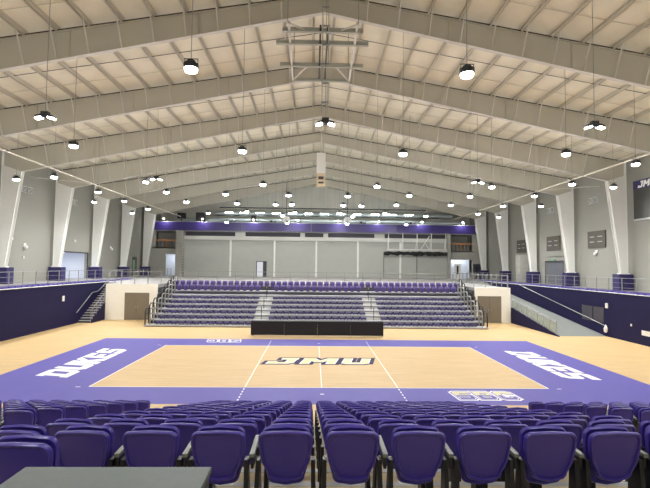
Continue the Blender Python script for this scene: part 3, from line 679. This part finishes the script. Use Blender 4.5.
# folded side bleachers along the concourse edges
for s_, xa, xb, ya, yb, nm in ((-1,PL-.4,PL-1.75,24,48,'left'),(1,PR+.4,PR+1.75,23,58,'right')):
    o = thing('folded_bleacher', 'low bank of folded purple seats along the %s concourse edge' % nm, 'folded bleacher')
    MB().box(xa,xb,ya,yb,DECK,DECK+.08).build('deck', M['tread_grey'], o)
    n = int((yb-ya)/.6)
    for k in range(n):
        y = ya+.1+k*.6
        MB().box(xa-.08*-s_,xa+s_*.62,y,y+.46,DECK+.08,DECK+.17).build('folded_seat', M['seat'], o)
        MB().box(xa+s_*.75,xa+s_*1.25,y,y+.46,DECK+.08,DECK+.17).build('folded_seat', M['seat_dark'], o)
        if k % 8 == 7: pass

# ---------------------------------------------------------------- far bleachers
fbn = thing('bleacher_stand', 'grey eight-row telescopic bleacher stand at the far side of the court', 'bleacher')
RY = [34.9+.85*r for r in range(8)]; RZ = [.15+.33*r for r in range(8)]
for r in range(8):
    y, z = RY[r], RZ[r]
    hw = 13.2
    MB().box(-hw,hw,y-.42,y+.43,z-.06,z).build('tread', M['tread_grey'], fbn)
    MB().box(-hw,hw,y-.44,y-.42,z-.1,z+.0).build('nosing', M['alu'], fbn)
    MB().box(-hw+.05,hw-.05,y-.3,y-.26,max(0,z-.36),z-.06).build('riser', M['riser_dark'] if r < 6 else M['riser_grey'], fbn)  # lower risers coloured dark for the gap shade between rows
    for s_ in (-1, 1):
      for x in (s_*13.12, s_*12.75):
        e = MB()
        e.tube([(x,y-.36,z),(x,y-.36,z+.8),(x,y-.28,z+1.1),(x,y-.1,z+1.2),(x,y+.3,z+1.2),(x,y+.38,z+1.05),(x,y+.38,z)], .05, 6); e.tube([(x,y-.36,z+.4),(x,y+.38,z+.4)], .035, 6); e.tube([(x,y-.36,z+.8),(x,y+.38,z+.8)], .035, 6)
        e.build('end_rail', M['rail_dark'] if abs(x) > 13 else M['rail'], fbn)
    for xa in (-4.45, 4.45):
        if r < 7: MB().box(xa-.6,xa+.6,y-.62,y-.42,z-.33 if r else 0,z-.16).build('aisle_step', M['light_beam'], fbn)
        if r in (1,3,5,6): MB().tube([(xa,y-.1,z),(xa,y-.1,z+.95),(xa,y+.5,z+1.1)], .028, 6).build('aisle_rail', M['rail_dark'], fbn)

# ---------------------------------------------------------------- purple stadium chair
def shell(w0, w1, zb, zt, th, y_back, lean, curve, recess, bot_round=.06, top_round=.07, n=6, rr=3.2):
    """outline of a rounded trapezoid in x,z and rings from front face to back face"""
    out = []
    def corner(cx, cz, rx, rz, a0, a1):
        for k in range(n+1):
            a = a0+(a1-a0)*k/n; out.append((cx+rx*math.cos(a), cz+rz*math.sin(a)))
    hp = math.pi/2
    corner(w1-top_round, zt-top_round, top_round, top_round, 0, hp)
    out.append((0, zt+.012))
    corner(-w1+top_round, zt-top_round, top_round, top_round, hp, 2*hp)
    out.append((-w1*.99, zt-(zt-zb)*.3)); out.append((-(w0+(w1-w0)*.66), zb+(zt-zb)*.36))
    corner(-w0+bot_round, zb+bot_round, bot_round, bot_round, 2*hp, 3*hp)
    out.append((0, zb-.015))
    corner(w0-bot_round, zb+bot_round, bot_round, bot_round, 3*hp, 4*hp)
    out.append(((w0+(w1-w0)*.66), zb+(zt-zb)*.36)); out.append((w1*.99, zt-(zt-zb)*.3))
    cz = (zb+zt)/2; N = len(out)
    def pos(p, s, dy):
        x = p[0]*s; z = cz+(p[1]-cz)*(1-(1-s)*.9)
        return (x, y_back+dy-lean*(z-zb)/(zt-zb)+curve*(x/w1)**2, z)
    rings = [(.5, th-.005), (.93, th-.005), (1.0, th-.02), (1.02, th*.5), (1.0, .012), (.965, 0), (.90, .003), (.86, recess), (.5, recess)]
    vs = []; fs = []
    for s, dy in rings: vs += [pos(p, s, dy) for p in out]
    for i in range(len(rings)-1):
        for k in range(N): fs.append((i*N+k, i*N+(k+1)%N, (i+1)*N+(k+1)%N, (i+1)*N+k))
    fs.append(tuple(range(N))[::-1]); fs.append(tuple((len(rings)-1)*N+k for k in range(N)))
    return MB().add(vs, fs)
def make_chair(name, full):
    o = thing(name, '', 'stadium seat')
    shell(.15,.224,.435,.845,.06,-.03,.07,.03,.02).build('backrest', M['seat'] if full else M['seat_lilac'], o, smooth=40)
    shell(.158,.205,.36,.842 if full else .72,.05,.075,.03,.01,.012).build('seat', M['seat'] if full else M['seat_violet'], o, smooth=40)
    if full:
        for s_ in (-1, 1):
            l = MB(); x = s_*.243
            l.hexa([(x-.024,-.07,.02),(x+.024,-.07,.02),(x+.024,.10,.02),(x-.024,.10,.02)], [(x-.016-s_*.012,-.02,.6),(x+.016-s_*.012,-.02,.6),(x+.016-s_*.012,.06,.6),(x-.016-s_*.012,.06,.6)])
            l.box(x-.03,x+.03,-.1,.14,0,.022)
            l.build('leg', M['black_plastic'], o)
    return o
def armrest_mesh(s_):
    a = MB(); x = s_*.28
    a.hexa([(x-.02,-.02,.62),(x+.02,-.02,.62),(x+.018,.36,.63),(x-.018,.36,.63)], [(x-.02,-.02,.65),(x+.02,-.02,.65),(x+.018,.36,.665),(x-.018,.36,.665)])
    a.cur = 1; a.box(x-.012,x+.012,.0,.16,.52,.62)
    return a
cA = make_chair('stadium_seat', True); cA_arm = {}
for s_ in (-1, 1):
    t_ = armrest_mesh(s_).build('armrest', [M['arm'], M['black_plastic']]); cA_arm[s_] = t_
chairs_parts = list(cA.children)
def place_seat(x, y, z, side, label, group, first=[True]):
    if first[0]:
        o = cA; first[0] = False
    else:
        o = cA.copy(); COL.objects.link(o)
        for k in chairs_parts: c = k.copy(); COL.objects.link(c); c.parent = o
    o.location = (x,y,z); o['label'] = label; o['group'] = group
    src = cA_arm[side]
    a = src.copy(); COL.objects.link(a); a.parent = o
NP = .8345
def row_y(r): return 3.85+NP*r
def row_z(r): return 2.545-.2265*r if r < 11 else .03
RW = {r: nth(r+2) for r in range(-1, 12)}
for r in range(-1, 12):
    y, z = row_y(r), row_z(r)
    if r >= 0:
        for k in range(5): place_seat(-.593-.559*k, y, z, -1, 'purple seat, centre block, %s row down, %s left of the narrow middle gap' % (nth(r+1), nth(k+1)), 'purple seats of the near centre block')
        for k in range(7): place_seat(-.033+.559*k, y, z, 1, 'purple seat, centre block, %s row down, %s right of the narrow middle gap' % (nth(r+1), nth(k+1)), 'purple seats of the near centre block')
        if r <= 10:
            k = 0
            while True:
                x = -4.91-.559*k
                if x < -.76*(y)-.55: break
                place_seat(x, y, z, -1, 'purple seat, left block, %s row down, %s from its aisle' % (nth(r+1), nth(k+1)), 'purple seats of the near left block'); k += 1
            k = 0
            while True:
                x = 5.75+.559*k
                if x > .745*(y)+.1: break
                place_seat(x, y, z, 1, 'purple seat, right block, %s row down, %s from its aisle' % (nth(r+1), nth(k+1)), 'purple seats of the near right block'); k += 1
    else:
        place_seat(-2.27, y, z, -1, 'purple seat nearest the camera at the far left, behind the dark table', 'purple seats of the near centre block')
for s_ in (-1, 1): bpy.data.objects.remove(cA_arm[s_])

# near stand: decks
ns = thing('seating_stand', 'tan-decked stepped stand carrying the near purple seats', 'bleacher')
for r in range(-1, 11):
    y, z = row_y(r), row_z(r); ya = y-.36; yb = y-.36+NP
    if r == -1: ya = 2.32
    MB().box(-18.9,18.9,ya,yb+.03,z-.05,z).build('deck_board', M['tread'], ns)
    MB().box(-18.9,18.9,yb+.0,yb+.03,z-.22,z-.05).build('riser', M['alu'], ns)
    MB().box(-18.9,18.9,yb-.06,yb+.035,z,z+.006).build('nosing', M['alu'], ns)
    for xa in (-3.95, 4.55):
        MB().box(xa-.5,xa+.5,yb+.03,yb+.32,z-.2,z-.11).build('aisle_step', M['alu'], ns)

# far seats: upright top two rows, folded lower rows
cB = make_chair('stadium_seat', False); cb_parts = list(cB.children); fst = [True]
def place_far(x, y, z, label, group):
    if fst[0]: o = cB; fst[0] = False
    else:
        o = cB.copy(); COL.objects.link(o)
        for k in cb_parts: c = k.copy(); COL.objects.link(c); c.parent = o
    o.location = (x,y,z); o.rotation_euler = (0,0,math.pi); o['label'] = label; o['group'] = group
n = 48
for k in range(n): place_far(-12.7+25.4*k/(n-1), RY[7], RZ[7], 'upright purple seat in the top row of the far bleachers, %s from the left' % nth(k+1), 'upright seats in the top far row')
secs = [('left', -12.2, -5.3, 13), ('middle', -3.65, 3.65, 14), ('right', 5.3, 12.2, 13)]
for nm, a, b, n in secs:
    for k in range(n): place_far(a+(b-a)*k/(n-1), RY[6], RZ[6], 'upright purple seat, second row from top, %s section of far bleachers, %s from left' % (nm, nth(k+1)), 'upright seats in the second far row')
fo = MB()
fo.hexa([(-.22,-.2,.07),(.22,-.2,.07),(.21,.22,.07),(-.21,.22,.07)], [(-.2,-.17,.2),(.2,-.17,.2),(.19,.2,.22),(-.19,.2,.22)])
fo.box(-.17,-.13,-.1,.12,0,.08); fo.box(.13,.17,-.1,.12,0,.08)
f0 = tag(fo.build('folded_chair', M['seat_dark'], smooth=30), '', 'folded seat'); ff = [True]
for r in range(6):
    for nm, a, b, n in secs:
        for k in range(n):
            if ff[0]: o = f0; ff[0] = False
            else: o = f0.copy(); COL.objects.link(o)
            o.location = (a+(b-a)*k/(n-1), RY[r], RZ[r]); o['group'] = 'folded seats on the far bleachers'
            o['label'] = 'folded dark seat, far bleachers, %s row up, %s section, %s from left' % (nth(r+1), nm, nth(k+1))

# ---------------------------------------------------------------- black media table in front of the far bleachers
tb = thing('scorers_table', 'long black draped scorers table beyond the court', 'table', (0,30.75,0))
for k in range(4):
    a = -4.55+k*2.24; MB().box(a+.004,a+2.236,-.3,-.24,.07,.97).build('front_panel', M['drape'], tb)
MB().box(-4.55,4.41,-.3,.35,.97,1.01).build('top', M['black'], tb)
for x in (-4.52, 4.38): MB().box(x-.03,x+.03,-.24,.33,.07,.97).build('end_panel', M['black'], tb)
for k in range(5):
    for y in (-.2, .26): MB().lathe((-4.4+k*2.19,y,0),[(.03,0),(.045,.03),(.03,.07)],8).build('caster', M['rail'], tb)

# ---------------------------------------------------------------- table top beside the camera
t = thing('side_table', 'grey-green topped dark table at the bottom left corner', 'table', (0,0,DECK))
tx0, tx1, ty0, ty1, tz = -1.765, -.865, 1.55, 2.26, .75
MB().box(tx0,tx1,ty0,ty1,tz-.03,tz).build('table_top', M['table'], t, bevel=.006)
MB().box(tx0+.01,tx1-.01,ty0+.01,ty1-.01,tz-.16,tz-.03).build('apron', M['table_side'], t)
for x in (tx0+.05, tx1-.05):
    for y in (ty0+.05, ty1-.05): MB().box(x-.03,x+.03,y-.03,y+.03,0,tz-.16).build('leg', M['table_side'], t)
